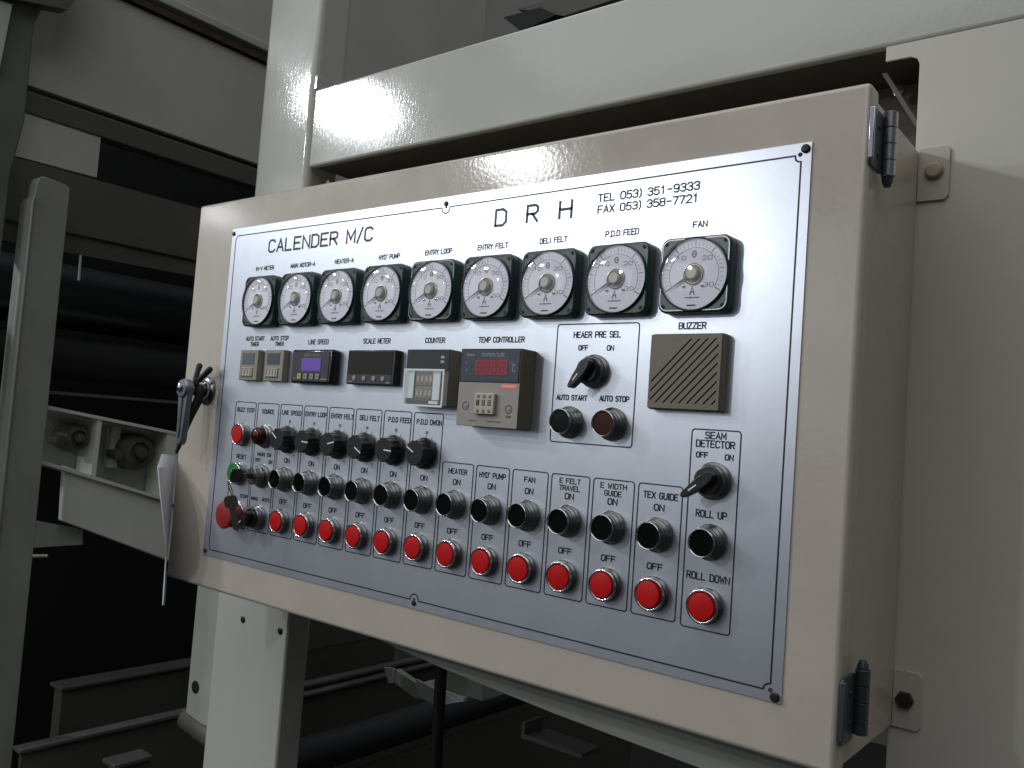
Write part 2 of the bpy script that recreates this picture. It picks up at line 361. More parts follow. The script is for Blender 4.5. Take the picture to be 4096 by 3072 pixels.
# side panel sheet with its cut-out for the cabinet
sp = [(1.008, 0.1795), (2.3, 0.1795), (2.3, -1.6), (1.046, -1.6), (1.046, 0.151), (1.0432, 0.158), (1.036, 0.1615), (1.008, 0.1615)]
obj("side_panel", MB().prism(sp, YP, YP + 0.004), M_panel, mf, bevel=0.0006)
obj("panel_return", MB().prism([(1.046, -1.6), (1.050, -1.6), (1.050, 0.15), (1.046, 0.15)], YP + 0.0042, YP + 0.05), M_panel, mf)
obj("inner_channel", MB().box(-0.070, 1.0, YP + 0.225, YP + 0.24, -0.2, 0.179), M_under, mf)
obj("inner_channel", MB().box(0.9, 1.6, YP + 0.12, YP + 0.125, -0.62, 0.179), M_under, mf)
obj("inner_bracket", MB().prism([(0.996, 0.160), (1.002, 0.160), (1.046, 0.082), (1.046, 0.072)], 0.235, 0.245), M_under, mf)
obj("inner_bolt", MB().lathe([(0.008, 0), (0.008, 0.005), (0, 0.006)], 6, (1.000, 0.30, 0.183 - 0.022)), M_chrome, mf)
obj("inner_bolt", MB().lathe([(0.007, 0), (0.007, 0.004), (0, 0.005)], 6, (-0.045, 0.235, 0.150)), M_screw, mf)

# ================================================================== CONTROL CABINET
CB = (0.472, 0.10, -0.60)
cb = thing("control_cabinet", "beige steel control cabinet with a printed aluminium front full of meters, push buttons and knobs", "control cabinet", CB)
body = obj("cabinet_body", MB().prism([(-0.100, 0.0455), (1.0505, 0.0455), (1.0505, -0.6075), (-0.100, -0.6075)], 0.0325, YP - 0.0005), M_body, cb, bevel=0.003)
door = obj("door", MB().prism([(-0.109, 0.0535), (1.0545, 0.0520), (1.0530, -0.6090), (-0.106, -0.6105)], 0.0015, 0.030), M_cab, cb, bevel=0.0055, segs=4)
obj("gasket", MB().box(-0.098, 1.048, 0.030, 0.0325, -0.600, 0.043), M_tie, cb)
obj("skirt", MB().prism([(0.28, -0.6080), (1.049, -0.6080), (1.049, -0.662), (0.907, -0.652), (0.716, -0.644), (0.534, -0.632), (0.404, -0.620), (0.30, -0.6115)], 0.034, 0.040), M_bar, cb)
# mounting tabs with bolts
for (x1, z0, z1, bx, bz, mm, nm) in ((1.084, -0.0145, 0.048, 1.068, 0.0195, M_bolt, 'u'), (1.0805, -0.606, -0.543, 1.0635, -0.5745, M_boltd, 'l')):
    t_ = obj("mounting_tab", MB().prism([(1.0506, z0), (x1 - 0.004, z0), (x1, z0 + 0.005), (x1, z1 - 0.005), (x1 - 0.004, z1), (1.0506, z1)], YP - 0.0032, YP - 0.0004), M_cab, cb, bevel=0.0006)
    if nm == 'u':
        obj("bolt", MB().lathe([(0.0105, 0), (0.0105, 0.0012), (0.009, 0.0012), (0.009, 0.0045), (0.007, 0.006), (0, 0.0064)], 24, (bx, YP - 0.0032, bz)), mm, t_)
    else:
        obj("bolt", MB().lathe([(0.0098, 0), (0.0098, 0.005), (0.0088, 0.006), (0, 0.006)], 6, (bx, YP - 0.0032, bz)), mm, t_)
# hinges on the right side of the door
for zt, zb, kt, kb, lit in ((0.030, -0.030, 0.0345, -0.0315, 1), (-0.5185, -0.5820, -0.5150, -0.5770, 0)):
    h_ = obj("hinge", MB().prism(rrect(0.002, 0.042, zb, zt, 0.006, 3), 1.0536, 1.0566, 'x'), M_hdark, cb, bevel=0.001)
    obj("hinge_edge", MB().box(1.0536, 1.0590, 0.0015, 0.0050, zb + 0.006, zt - 0.003), M_hinge if lit else M_hdark, h_, bevel=0.001)  # lower hinge takes the shaded copy of the steel
    kl = (kt - kb) / 4
    for k in range(4):
        z0 = kb + k * kl
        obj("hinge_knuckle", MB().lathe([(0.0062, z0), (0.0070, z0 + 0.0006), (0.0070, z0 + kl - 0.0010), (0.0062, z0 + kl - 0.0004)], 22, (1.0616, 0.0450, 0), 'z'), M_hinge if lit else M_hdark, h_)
    e0, e1 = (kb, kb - 0.010) if lit else (kt, kt + 0.008)
    obj("hinge_pin", MB().lathe([(0.0058, e0), (0.0052, (e0 + e1) / 2), (0.0032, e1)], 16, (1.0612, 0.0455, 0), 'z'), M_hdark, h_)
    for dz in (-0.014, 0.014):
        obj("hinge_screw", MB().lathe([(0.0034, 1.0566), (0.0028, 1.0578), (0, 1.0580)], 12, (0, 0.026, (zt + zb) / 2 + dz), 'x'), M_screw, h_)

# ---- printed aluminium plate
plate = obj("name_plate", MB().box(0.0035, 1.0, 0.0, 0.0014, -0.5553, 0.0), M_plate, cb)
YI = -0.0003
def ink(t, x0, x1, zb, h, w=0.0014):
    return obj("lettering", text_mb(t, x0, x1, zb, h, w, YI), M_ink, plate)
ink('CALENDER M/C', 0.1110, 0.3595, -0.0478, 0.0192, 0.0034)
for ch, a, b in (('D', 0.5927, 0.6099), ('R', 0.6440, 0.6604), ('H', 0.6940, 0.7115)): ink(ch, a, b, -0.0485, 0.0208, 0.0034)
ink('TEL 053) 351-9333', 0.7491, 0.8790, -0.0340, 0.0085, 0.0017)
ink('FAX 053) 358-7721', 0.7497, 0.8786, -0.0478, 0.0085, 0.0017)
TX = [('IN-V METER', 0.0814, 0.1290, -0.0770, 0.0060), ('MAIN MOTOR-A', 0.1737, 0.2336, -0.0778, 0.0060), ('HEATER-A', 0.2811, 0.3226, -0.0780, 0.0060),
 ("HYD' PUMP", 0.3780, 0.4201, -0.0782, 0.0060), ('ENTRY LOOP', 0.4709, 0.5199, -0.0782, 0.0061), ('ENTRY FELT', 0.5662, 0.6163, -0.0782, 0.0062),
 ('DELI FELT', 0.6674, 0.7079, -0.0778, 0.0063), ('P.D.D FEED', 0.7629, 0.8067, -0.0772, 0.0063), ('FAN', 0.8746, 0.8909, -0.0761, 0.0059),
 ('AUTO START', 0.0715, 0.1211, -0.1935, 0.0062), ('TIMER', 0.0849, 0.1066, -0.2027, 0.0060), ('AUTO STOP', 0.1379, 0.1844, -0.1935, 0.0062), ('TIMER', 0.1511, 0.1728, -0.2025, 0.0060),
 ('LINE SPEED', 0.2347, 0.2814, -0.2003, 0.0066), ('SCALE METER', 0.3599, 0.4153, -0.1999, 0.0065), ('COUNTER', 0.4845, 0.5201, -0.1998, 0.0063), ('TEMP CONTROLLER', 0.5799, 0.6540, -0.1999, 0.0063),
 ('BUZZER', 0.8654, 0.8969, -0.1872, 0.0065), ('HEAER PRE SEL', 0.7280, 0.7923, -0.1953, 0.0065), ('OFF', 0.7361, 0.7487, -0.2102, 0.0053), ('ON', 0.7755, 0.7841, -0.2104, 0.0053),
 ('AUTO START', 0.7094, 0.7524, -0.2694, 0.0055), ('AUTO STOP', 0.7699, 0.8085, -0.2688, 0.0056),
 ('SEAM', 0.9043, 0.9271, -0.3037, 0.0066), ('DETECTOR', 0.8943, 0.9369, -0.3128, 0.0068), ('OFF', 0.8951, 0.9079, -0.3240, 0.0053), ('ON', 0.9277, 0.9363, -0.3247, 0.0053),
 ('ROLL UP', 0.8989, 0.9327, -0.3857, 0.0067), ('ROLL DOWN', 0.8927, 0.9401, -0.4505, 0.0069),
 ('BUZZ STOP', 0.0652, 0.1118, -0.3112, 0.0062), ('SOURCE', 0.1333, 0.1639, -0.3114, 0.0062), ('LINE SPEED', 0.1847, 0.2314, -0.3108, 0.0062), ('ENTRY LOOP', 0.2430, 0.2920, -0.3106, 0.0061),
 ('ENTRY FELT', 0.3029, 0.3510, -0.3108, 0.0062), ('DELI FELT', 0.3660, 0.4064, -0.3106, 0.0063), ('P.D.D FEED', 0.4250, 0.4675, -0.3103, 0.0063), ('P.D.D DWON', 0.4806, 0.5260, -0.3105, 0.0062),
 ('RESET', 0.0750, 0.1012, -0.3875, 0.0060), ('MAIN SW', 0.1307, 0.1663, -0.3796, 0.0055), ('OFF', 0.1266, 0.1393, -0.3890, 0.0047), ('ON', 0.1620, 0.1702, -0.3899, 0.0047),
 ('STOP', 0.0950, 0.1135, -0.4500, 0.0047), ('MANU', 0.1246, 0.1413, -0.4505, 0.0048), ('AUTO', 0.1532, 0.1720, -0.4497, 0.0049),
 ('HEATER', 0.5456, 0.5769, -0.3712, 0.0058), ("HYD' PUMP", 0.5985, 0.6403, -0.3715, 0.0060), ('FAN', 0.6702, 0.6860, -0.3710, 0.0058),
 ('E FELT', 0.7225, 0.7513, -0.3672, 0.0055, 0.0012), ('TRAVEL', 0.7225, 0.7516, -0.3755, 0.0055, 0.0012), ('E WIDTH', 0.7793, 0.8131, -0.3674, 0.0055, 0.0012), ('GUIDE', 0.7851, 0.8070, -0.3756, 0.0055, 0.0012), ('TEX GUIDE', 0.8352, 0.8768, -0.3724, 0.0064)]
for t in TX: ink(*t)
FX = lambda k: 0.1806 + 0.0589 * (k - 3)
CX = lambda k: FX(k) + 0.0267
for k in range(3, 15):
    ink('ON', CX(k) - 0.0040 - 0.0020, CX(k) + 0.0058, -0.3852, 0.0064, 0.0015)
    ink('OFF', CX(k) - 0.0098, CX(k) + 0.0080, -0.4486, 0.0063, 0.0015)
def frame(x0, x1, z0, z1, w=0.0014, r=0.0035):
    obj("printed_frame", MB().line(rrect(x0, x1, z0, z1, r, 4), w, YI, True), M_ink, plate)
frame(0.0598, 0.1155, -0.4990, -0.2953); frame(0.1208, 0.1755, -0.4992, -0.2953)
for k in range(3, 9): frame(FX(k), FX(k) + 0.0535, -0.4992, -0.2952)
for k in range(9, 15): frame(FX(k), FX(k) + 0.0535, -0.4993, -0.3575)
frame(0.8885, 0.9435, -0.5012, -0.2946); frame(0.7038, 0.8161, -0.3198, -0.1793)
# outer border with its notches at the screws
bx0, bx1, bz0, bz1 = 0.0150, 0.9897, -0.5447, -0.0130
bp = [(bx0 + 0.006, bz1), (0.4955, bz1 - 0.0015)]
bp += [(0.503 + 0.0075 * math.cos(a), bz1 - 0.002 + 0.0078 * math.sin(a)) for a in [PI + PI * k / 8 for k in range(1, 8)]]
bp += [(0.5105, bz1 - 0.0015), (0.9836, bz1 + 0.0005), (0.9842, -0.0165), (0.9865, -0.0188), (bx1, -0.0193), (bx1 - 0.0012, -0.5380), (0.9850, -0.5390), (0.9822, -0.5415), (0.9813, bz0)]
bp += [(0.5093, bz0 + 0.001)] + [(0.5015 + 0.0076 * math.cos(a), bz0 + 0.001 + 0.0080 * math.sin(a)) for a in [PI * k / 8 for k in range(1, 8)]] + [(0.4937, bz0 + 0.001)]
bp += [(bx0 + 0.010, bz0), (bx0 + 0.0045, bz0 + 0.0065), (bx0, -0.0205)]
obj("printed_border", MB().line(bp, 0.0017, YI, True), M_ink, plate)
# screws and pilot holes
for x, z, r, m_, pr in ((0.994, -0.0066, 0.0046, M_screw, 0.0030), (0.5027, -0.0095, 0.0035, M_screw, 0.0022), (0.0080, -0.0085, 0.0038, M_screw, 0.002), (0.9935, -0.5500, 0.0048, M_screw, 0.0030), (0.5015, -0.5475, 0.0036, M_screw, 0.0022), (0.0100, -0.5480, 0.0042, M_rust, 0.0022)):
    sc_ = obj("screw", MB().lathe([(r, 0), (r, pr * 0.5), (r * 0.75, pr), (0, pr * 1.1)], 20, (x, 0, z)), m_, plate)
for x, z, r in ((0.9885, -0.0118, 0.0022), (0.5033, -0.0145, 0.0017), (0.5015, -0.5425, 0.0017), (0.9887, -0.5443, 0.0024)):
    obj("pilot_hole", disc(MB(), r, -0.0004, 14, (x, z)), M_chrome if (x > .9 and z < -.5) else M_slot, plate)
# dial rings printed round the six knobs
KD = {3: 144, 4: -3, 5: 14, 6: -29, 7: -3, 8: 151}
for k in range(3, 9):
    mb = MB(); cx, cz = CX(k) - 0.0015, -0.3485
    for i in range(11):
        a = math.radians(225 - 27 * i)
        mb.line([(cx + 0.0212 * math.cos(a), cz + 0.0212 * math.sin(a)), (cx + 0.0242 * math.cos(a), cz + 0.0242 * math.sin(a))], 0.0006, YI)
    text_mb('L', cx - 0.0195, cx - 0.0180, cz - 0.0245, 0.0035, 0.0005, YI, mb); text_mb('H', cx + 0.0150, cx + 0.0175, cz - 0.0255, 0.0035, 0.0005, YI, mb)
    text_mb('50', cx - 0.0018, cx + 0.0024, cz + 0.0255, 0.0034, 0.0006, YI, mb)
    obj("knob_scale", mb, M_ink, plate)

# ---- panel meters
MX = [0.117 + 0.0962 * i for i in range(9)]; MZ = -0.131
def make_meter(i):
    loc = (MX[i], 0, MZ); D0 = 0.0150
    case = obj("panel_meter", MB().prism(rrect(-0.041, 0.041, -0.041, 0.041, 0.010), 0, -D0), M_meter, cb, loc, bevel=0.0020, segs=3)
    return case
DIALS = [('V', ('10', '20', '30')), ('A', ('20', '40', '60')), ('A', ('50', '100', '150')), ('A', ('10', '20', '30'))] + [('A', ('10', '20', '30'))] * 5
def polar(r, a): a = math.radians(a); return (r * math.cos(a), r * math.sin(a))
def arcp(r, a0, a1, n): return [polar(r, a0 + (a1 - a0) * k / n) for k in range(n + 1)]
def dial_marks(unit, nums):
    heavy = MB(); light = MB(); yd = -0.01605
    light.line(arcp(0.0285, 209, -31, 40), 0.0005, yd)
    for k in range(31):
        a = 209 - 8 * k
        if k % 10 == 0: heavy.line([polar(0.0300, a), polar(0.0360, a)], 0.0009, yd)
        elif k % 5 == 0: heavy.line([polar(0.0300, a), polar(0.0350, a)], 0.0006, yd)
        else: light.line([polar(0.0305, a), polar(0.0340, a)], 0.0004, yd)
    for n_, a, r in ((nums[0], 131, 0.0240), (nums[1], 49, 0.0225), (nums[2], -33, 0.0215)):
        x, z = polar(r, a); wd = 0.0028 * len(n_)
        text_mb(n_, x - wd, x + wd, z - 0.0022, 0.0042, 0.0006, yd, light)
    text_mb(unit, -0.0030, 0.0020, -0.0222, 0.0085, 0.0009, yd, heavy)
    heavy.line([(-0.0085, -0.0252), (-0.0045, -0.0252)], 0.0009, yd); heavy.line([(-0.0030, -0.0252), (-0.0005, -0.0252)], 0.0014, yd); heavy.line([(0.0012, -0.0252), (0.0080, -0.0252)], 0.0009, yd)
    heavy.line([(-0.0055, -0.0335), (0.0040, -0.0335)], 0.0016, yd)
    light.line([(0.0028 * math.cos(a) * 0.8 - 0.0005, 0.0215 + 0.0032 * math.sin(a)) for a in [2 * PI * k / 14 for k in range(14)]], 0.0013, yd, True)
    light.line([(-0.0015, 0.0215), (0.0008, 0.0215)], 0.0010, yd)
    return heavy, light
meters = []
for i in range(9):
    cse = make_meter(i)
    hv, lt = dial_marks(*DIALS[i])
    sub("bezel", MB().lathe([(0.0400, 0.0148), (0.0400, 0.0178), (0.0392, 0.0188), (0.0384, 0.0178), (0.0380, 0.0150)], 56, cap=False), M_meter, cse)
    sub("dial", disc(MB(), 0.0379, -0.0158, 56), M_dial, cse)
    sub("scale_print", hv, M_dialink, cse); sub("scale_marks", lt, M_dialmark, cse)
    sub("hub_well", MB().lathe([(0.0117, 0.0160), (0.0117, 0.0172), (0.0108, 0.0174), (0.0104, 0.0163), (0.0, 0.0163)], 32), M_hub, cse)
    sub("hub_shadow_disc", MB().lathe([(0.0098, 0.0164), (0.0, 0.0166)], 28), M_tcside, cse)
    sub("hub_core", MB().lathe([(0.0063, 0.0164), (0.0063, 0.0208), (0.0054, 0.0218), (0, 0.0216)], 24), M_core, cse)
    na = 209 + random.uniform(-1.5, 1.5)
    nd = MB(); p0 = Vector(polar(0.0060, na)); p1 = Vector(polar(0.0305, na)); d = (p1 - p0).normalized(); nn = Vector((-d.y, d.x))
    a_, b_, c_, d_ = p0 + nn * 0.0016, p0 - nn * 0.0016, p1 - nn * 0.0003, p1 + nn * 0.0003
    nd.prism([(p.x, p.y) for p in (a_, b_, c_, d_)], -0.0176, -0.0180)
    sub("needle", nd, M_dialink, cse)
    for sx in (-0.0108, 0.0108):
        sub("dial_screw", MB().lathe([(0.0019, 0.0158), (0.0017, 0.0170), (0.0009, 0.0176), (0, 0.0178)], 12, (sx, 0, -0.0128)), M_chrome, cse)
    for sx in (-0.0345, 0.0345):
        for sz in (-0.0345, 0.0345):
            sub("case_screw", MB().lathe([(0.0026, 0.0149), (0.0026, 0.0153), (0, 0.0153)], 14, (sx, 0, sz)), M_slot, cse)
    sub("clear_cover", MB().lathe([(0.0378, 0.0165), (0.0378, 0.0200), (0.0370, 0.0216), (0.0350, 0.0226), (0.0300, 0.0238), (0.0240, 0.0247), (0.0160, 0.0255), (0.0080, 0.0259), (0.0, 0.0260)], 48, cap=False), M_clear, cse, sharp=60)
    sub("cover_flange", MB().prism(rrect(-0.0395, 0.0395, -0.0395, 0.0395, 0.0095), -0.0152, -0.0162).__class__().add([], []) if False else MB().line(rrect(-0.0385, 0.0385, -0.0385, 0.0385, 0.009, 5), 0.0012, -0.0156, True), M_nickel if i in (4, 8) else M_meter, cse)
    meters.append(cse)

# ---- push buttons
PG_RING = [(0.0190, 0.0), (0.0190, 0.0032), (0.0180, 0.0045), (0.0172, 0.0052), (0.0172, 0.0078), (0.0158, 0.0092), (0.0150, 0.0100), (0.0150, 0.0128), (0.0142, 0.0135), (0.0142, 0.0160), (0.0148, 0.0172), (0.0148, 0.0205)]
RIM_G = [(0.0146, 0.0204), (0.0149, 0.0210), (0.0148, 0.0218), (0.0142, 0.0222), (0.0135, 0.0218), (0.0131, 0.0206), (0.0130, 0.0190)]
PR_RING = [(0.0190, 0.0), (0.0190, 0.0028), (0.0180, 0.0040), (0.0168, 0.0048), (0.0168, 0.0062), (0.0175, 0.0072), (0.0178, 0.0100)]
RIM_R = [(0.0178, 0.0100), (0.0178, 0.0112), (0.0172, 0.0120), (0.0160, 0.0122), (0.0150, 0.0116), (0.0146, 0.0104), (0.0146, 0.0090)]
def collar_mb(prof): return MB().lathe(prof, 40, cap=False)
def green_button(loc, lens=None):
    b = obj("push_button", collar_mb(PG_RING), M_nickel, cb, loc)
    sub("button_rim", MB().lathe(RIM_G, 40, cap=False), M_chrome, b, sharp=50)
    sub("button_lens", MB().lathe([(0.0130, 0.0150), (0.0130, 0.0197), (0.0126, 0.0202)], 36), lens or M_dgrn, b)
    return b
def red_button(loc):
    b = obj("push_button", collar_mb(PR_RING), M_nickel, cb, loc)
    sub("button_rim", MB().lathe(RIM_R, 40, cap=False), M_chrome, b, sharp=50)
    sub("button_cap", MB().lathe([(0.0140, 0.0060), (0.0140, 0.0122), (0.0136, 0.0129), (0.0128, 0.0131), (0, 0.0133)], 36), M_red, b)
    return b
GZ, RZ = -0.4108, -0.4752
g0 = green_button((CX(3), 0, GZ)); r0 = red_button((CX(3), 0, RZ))
for k in range(4, 15):
    for o_, z_ in ((g0, GZ), (r0, RZ + 0.001)):
        c_ = dup(o_, (CX(k) + random.uniform(-.0003, .0003), 0, z_ + random.uniform(-.0003, .0003)))
        for ch in c_.children: ch.rotation_euler = (math.radians(random.uniform(-1.6, 1.6)), math.radians(random.uniform(0, 360)), math.radians(random.uniform(-1.6, 1.6)))
dup(g0, (0.9165, 0, -0.4105)); dup(r0, (0.9165, 0, -0.4757))
dup(g0, (0.7308, 0, -0.2958))
ap = green_button((0.7893, 0, -0.2950), M_dred); ap['label'] = "push button with a dark red unlit lens"
for o in (g0,): o['label'] = "push button with a dark unlit lens in a chrome rim"
r0['label'] = "flush bright red push button"
for o in list(cb.children):
    if o.name.startswith("push_button.") and 'label' in o.keys() and o['label'].startswith("flush") and False: pass
# red buzz-stop, green reset
b = obj("push_button", collar_mb([(r, h * 0.78) for r, h in PR_RING]), M_nickel, cb, (0.0868, 0, -0.3485), label="red buzz stop push button")
sub("button_rim", MB().lathe(RIM_R, 40, cap=False), M_chrome, b, sharp=50)
sub("button_cap", MB().lathe([(0.0142, 0.0060), (0.0142, 0.0122), (0.0136, 0.0131), (0, 0.0136)], 36), M_red, b)
b = obj("push_button", collar_mb([(r, h * 0.78) for r, h in PR_RING]), M_nickel, cb, (0.0868, 0, -0.4120), label="green reset push button")
sub("button_rim", MB().lathe(RIM_R, 40, cap=False), M_chrome, b, sharp=50)
sub("button_cap", MB().lathe([(0.0150, 0.0060), (0.0150, 0.0122), (0.0142, 0.0134), (0, 0.0140)], 36), M_grn, b)
# source lamp
b = obj("pilot_lamp", collar_mb([(0.0190, 0), (0.0190, 0.0028), (0.0178, 0.0045), (0.0165, 0.0050), (0.0165, 0.0085), (0.0150, 0.0100)]), M_nickel, cb, (0.1478, 0, -0.3475), label="dark red source lamp")
sub("lamp_lens", MB().lathe([(0.0145, 0.0085), (0.0142, 0.0150), (0.0130, 0.0185), (0.0100, 0.0212), (0.0060, 0.0226), (0, 0.0232)], 36), M_dred, b)
# emergency stop
b = obj("emergency_stop_button", collar_mb([(0.0215, 0), (0.0215, 0.0030), (0.0190, 0.0045), (0.0170, 0.0050)]), M_nickel, cb, (0.0900, 0, -0.4785), label="large red mushroom stop button")
sub("stop_collar", MB().lathe([(0.0185, 0.004), (0.0205, 0.006), (0.0205, 0.0135), (0.0165, 0.0150), (0.0120, 0.0155), (0.0120, 0.0180)], 36), M_redd, b)
sub("stop_mushroom", MB().lathe([(0.0120, 0.0175), (0.0205, 0.0195), (0.0222, 0.0215), (0.0222, 0.0242), (0.0205, 0.0262), (0.0150, 0.0275), (0, 0.0280)], 44), M_redd, b)
# knobs
def knob(k):
    b = obj("knob", MB().lathe([(0.0208, 0.0), (0.0212, 0.0012), (0.0212, 0.0050), (0.0196, 0.0070)], 48), M_blk, cb, (CX(k) - 0.0010, 0, -0.3490))
    vs = MB(); n = 48; ring = []
    for r, h in ((0.0188, 0.0068), (0.0172, 0.0090), (0.0166, 0.0212), (0.0158, 0.0222)):
        ring.append([((r + (0.0006 if (j // 2) % 2 else -0.0004)) * math.cos(2 * PI * j / n), -h, (r + (0.0006 if (j // 2) % 2 else -0.0004)) * math.sin(2 * PI * j / n)) for j in range(n)])
    V = [p for R_ in ring for p in R_]; Fc = [(i * n + j, i * n + (j + 1) % n, (i + 1) * n + (j + 1) % n, (i + 1) * n + j) for i in range(3) for j in range(n)]
    Fc.append(tuple(3 * n + j for j in range(n))); vs.add(V, Fc)
    sub("knob_cap", vs, M_blk, b)
    a = KD[k]; p0 = polar(0.0015, a); p1 = polar(0.0160, a)
    mk = MB(); d = Vector((p1[0] - p0[0], p1[1] - p0[1])).normalized(); nn = Vector((-d.y, d.x)) * 0.0008
    mk.prism([(p0[0] + nn.x, p0[1] + nn.y), (p0[0] - nn.x, p0[1] - nn.y), (p1[0] - nn.x, p1[1] - nn.y), (p1[0] + nn.x, p1[1] + nn.y)], -0.0220, -0.0226)
    sub("pointer_mark", mk, M_white, b)
for k in range(3, 9): knob(k)
# selector switches
def selector(cx, cz, ang, length, wmark=True, scale=1.0):
    b = obj("selector_switch", MB().lathe([(0.0196 * scale, 0), (0.0196 * scale, 0.003), (0.0185 * scale, 0.0042), (0.0170 * scale, 0.0050), (0.0172 * scale, 0.0120), (0.0160 * scale, 0.0135)], 40), M_nickel, cb, (cx, 0, cz))
    sub("selector_hub", MB().lathe([(0.0155 * scale, 0.0120), (0.0150 * scale, 0.0160), (0.0135 * scale, 0.0185), (0, 0.0190)], 36), M_blk, b)
    d = Vector(polar(1, ang)); nn = Vector((-d.y, d.x))
    prof = [(-0.0135, 0.0020), (-0.010, 0.0048), (0.0, 0.0062), (0.012, 0.0052), (length - 0.006, 0.0036), (length - 0.0015, 0.0024), (length, 0.0008)]
    pts = [(d * u + nn * w) for u, w in prof] + [(d * u - nn * w) for u, w in reversed(prof)]
    sub("selector_lever", MB().prism([(p.x, p.y) for p in pts], -0.0175, -0.0290), M_blk, b, bevel=0.0018, segs=2)
    if wmark:
        p0 = d * (length * 0.25); p1 = d * (length * 0.62); w = nn * 0.0007
        sub("pointer_mark", MB().prism([tuple(p0 + w), tuple(p0 - w), tuple(p1 - w), tuple(p1 + w)], -0.0290, -0.0295), M_white, b)
    return b
selector(0.7605, -0.2352, -128, 0.0270)['label'] = "selector switch with a long black lever, heater"
selector(0.9165, -0.3475, -142, 0.0290)['label'] = "selector switch with a long black lever, seam detector"
selector(0.1478, -0.4765, -137, 0.0270)['label'] = "small selector switch with a black lever"
# key switch
b = obj("key_switch", MB().lathe([(0.0190, 0), (0.0190, 0.0030), (0.0178, 0.0045), (0.0150, 0.0052), (0.0150, 0.0100), (0.0135, 0.0115), (0.0135, 0.0200), (0.0125, 0.0212), (0, 0.0214)], 36), M_nickel, cb, (0.1478, 0, -0.4110))
sub("key_slot", MB().box(-0.0012, 0.0012, -0.0217, -0.0213, -0.005, 0.005), M_slot, b)

# ---- timers
def timer(x0, lcd):
    loc = (x0 + 0.024, 0, -0.2352)
    b = obj("timer", MB().box(-0.024, 0.024, -0.0110, 0, -0.0250, 0.0250), M_timer, cb, loc, bevel=0.0012)
    sub("timer_window_frame", MB().box(-0.0180, 0.0150, -0.0114, -0.0108, 0.0010, 0.0205), M_cside, b)
    sub("timer_window", MB().box(-0.0170, 0.0140, -0.0118, -0.0112, 0.0020, 0.0190), lcd, b)
    sub("thumbwheel_block", MB().box(-0.0180, 0.0130, -0.0128, -0.0108, -0.0190, -0.0040), M_cream, b, bevel=0.0008)
    for k in range(4):
        xx = -0.0145 + 0.0078 * k
        sub("thumbwheel", MB().box(xx - 0.0006, xx + 0.0006, -0.0134, -0.0126, -0.0150, -0.0080), M_brown, b)
        sub("wheel_button", MB().box(xx - 0.0020, xx + 0.0020, -0.0136, -0.0126, -0.0062, -0.0050), M_brown, b)
        sub("wheel_button", MB().box(xx - 0.0020, xx + 0.0020, -0.0136, -0.0126, -0.0180, -0.0168), M_brown, b)
    return b
timer(0.0758, M_lcd); timer(0.1425, M_lcd2)
# ---- line speed meter
b = obj("line_speed_meter", MB().prism([(-0.048, -0.0265), (0.048, -0.0265), (0.048, 0.0255), (-0.048, 0.0255)], 0, -0.0150), M_disp, cb, (0.2640, 0, -0.2355), bevel=0.004, segs=3)
sub("meter_face", MB().box(-0.0440, 0.0410, -0.0156, -0.0150, -0.0230, 0.0220), M_displt, b)
sub("meter_display", MB().box(-0.0215, 0.0235, -0.0162, -0.0156, -0.0075, 0.0120), M_purple, b)
sub("meter_legend", text_mb('SPEED METER', -0.0170, 0.0190, 0.0145, 0.0035, 0.0005, -0.0158), M_grey, b)
for k, x in enumerate((-0.0245, -0.0100, 0.0045, 0.0180)):
    sub("meter_key", MB().prism(rrect(x - 0.0042, x + 0.0042, -0.0200, -0.0115, 0.0015, 2), -0.0156, -0.0168), M_yel if k == 0 else M_grey, b)
    sub("key_arrow", MB().line([(x - 0.0018, -0.0165), (x, -0.0145), (x + 0.0018, -0.0165)], 0.0007, -0.0170), M_slot, b)
sub("meter_legend", text_mb('RPM', -0.0400, -0.0320, -0.0205, 0.0024, 0.0005, -0.0158), M_grey, b)
sub("meter_legend", MB().line([(0.0260, -0.0195), (0.0380, -0.0195)], 0.0018, -0.0158), M_grey, b)
# ---- scale meter
b = obj("scale_meter", MB().box(-0.0495, 0.0495, -0.0125, 0, -0.0245, 0.0250), M_disp, cb, (0.3925, 0, -0.2360), bevel=0.0015)
sub("meter_window", MB().box(-0.0470, 0.0440, -0.0130, -0.0125, -0.0095, 0.0225), M_slot, b)
sub("key_strip", MB().box(-0.0470, 0.0440, -0.0129, -0.0125, -0.0230, -0.0100), M_displt, b)
for x in (-0.0320, -0.0115, 0.0090, 0.0275):
    sub("meter_key", MB().lathe([(0.0038, 0.0129), (0.0036, 0.0138), (0, 0.0139)], 16, (x, 0, -0.0155)), M_grey, b)
sub("meter_legend", MB().line([(-0.0440, -0.0205), (-0.0360, -0.0205)], 0.0014, -0.0131), M_grey, b)
sub("meter_legend", MB().line([(0.0350, -0.0210), (0.0410, -0.0210)], 0.0016, -0.0131), M_grey, b)
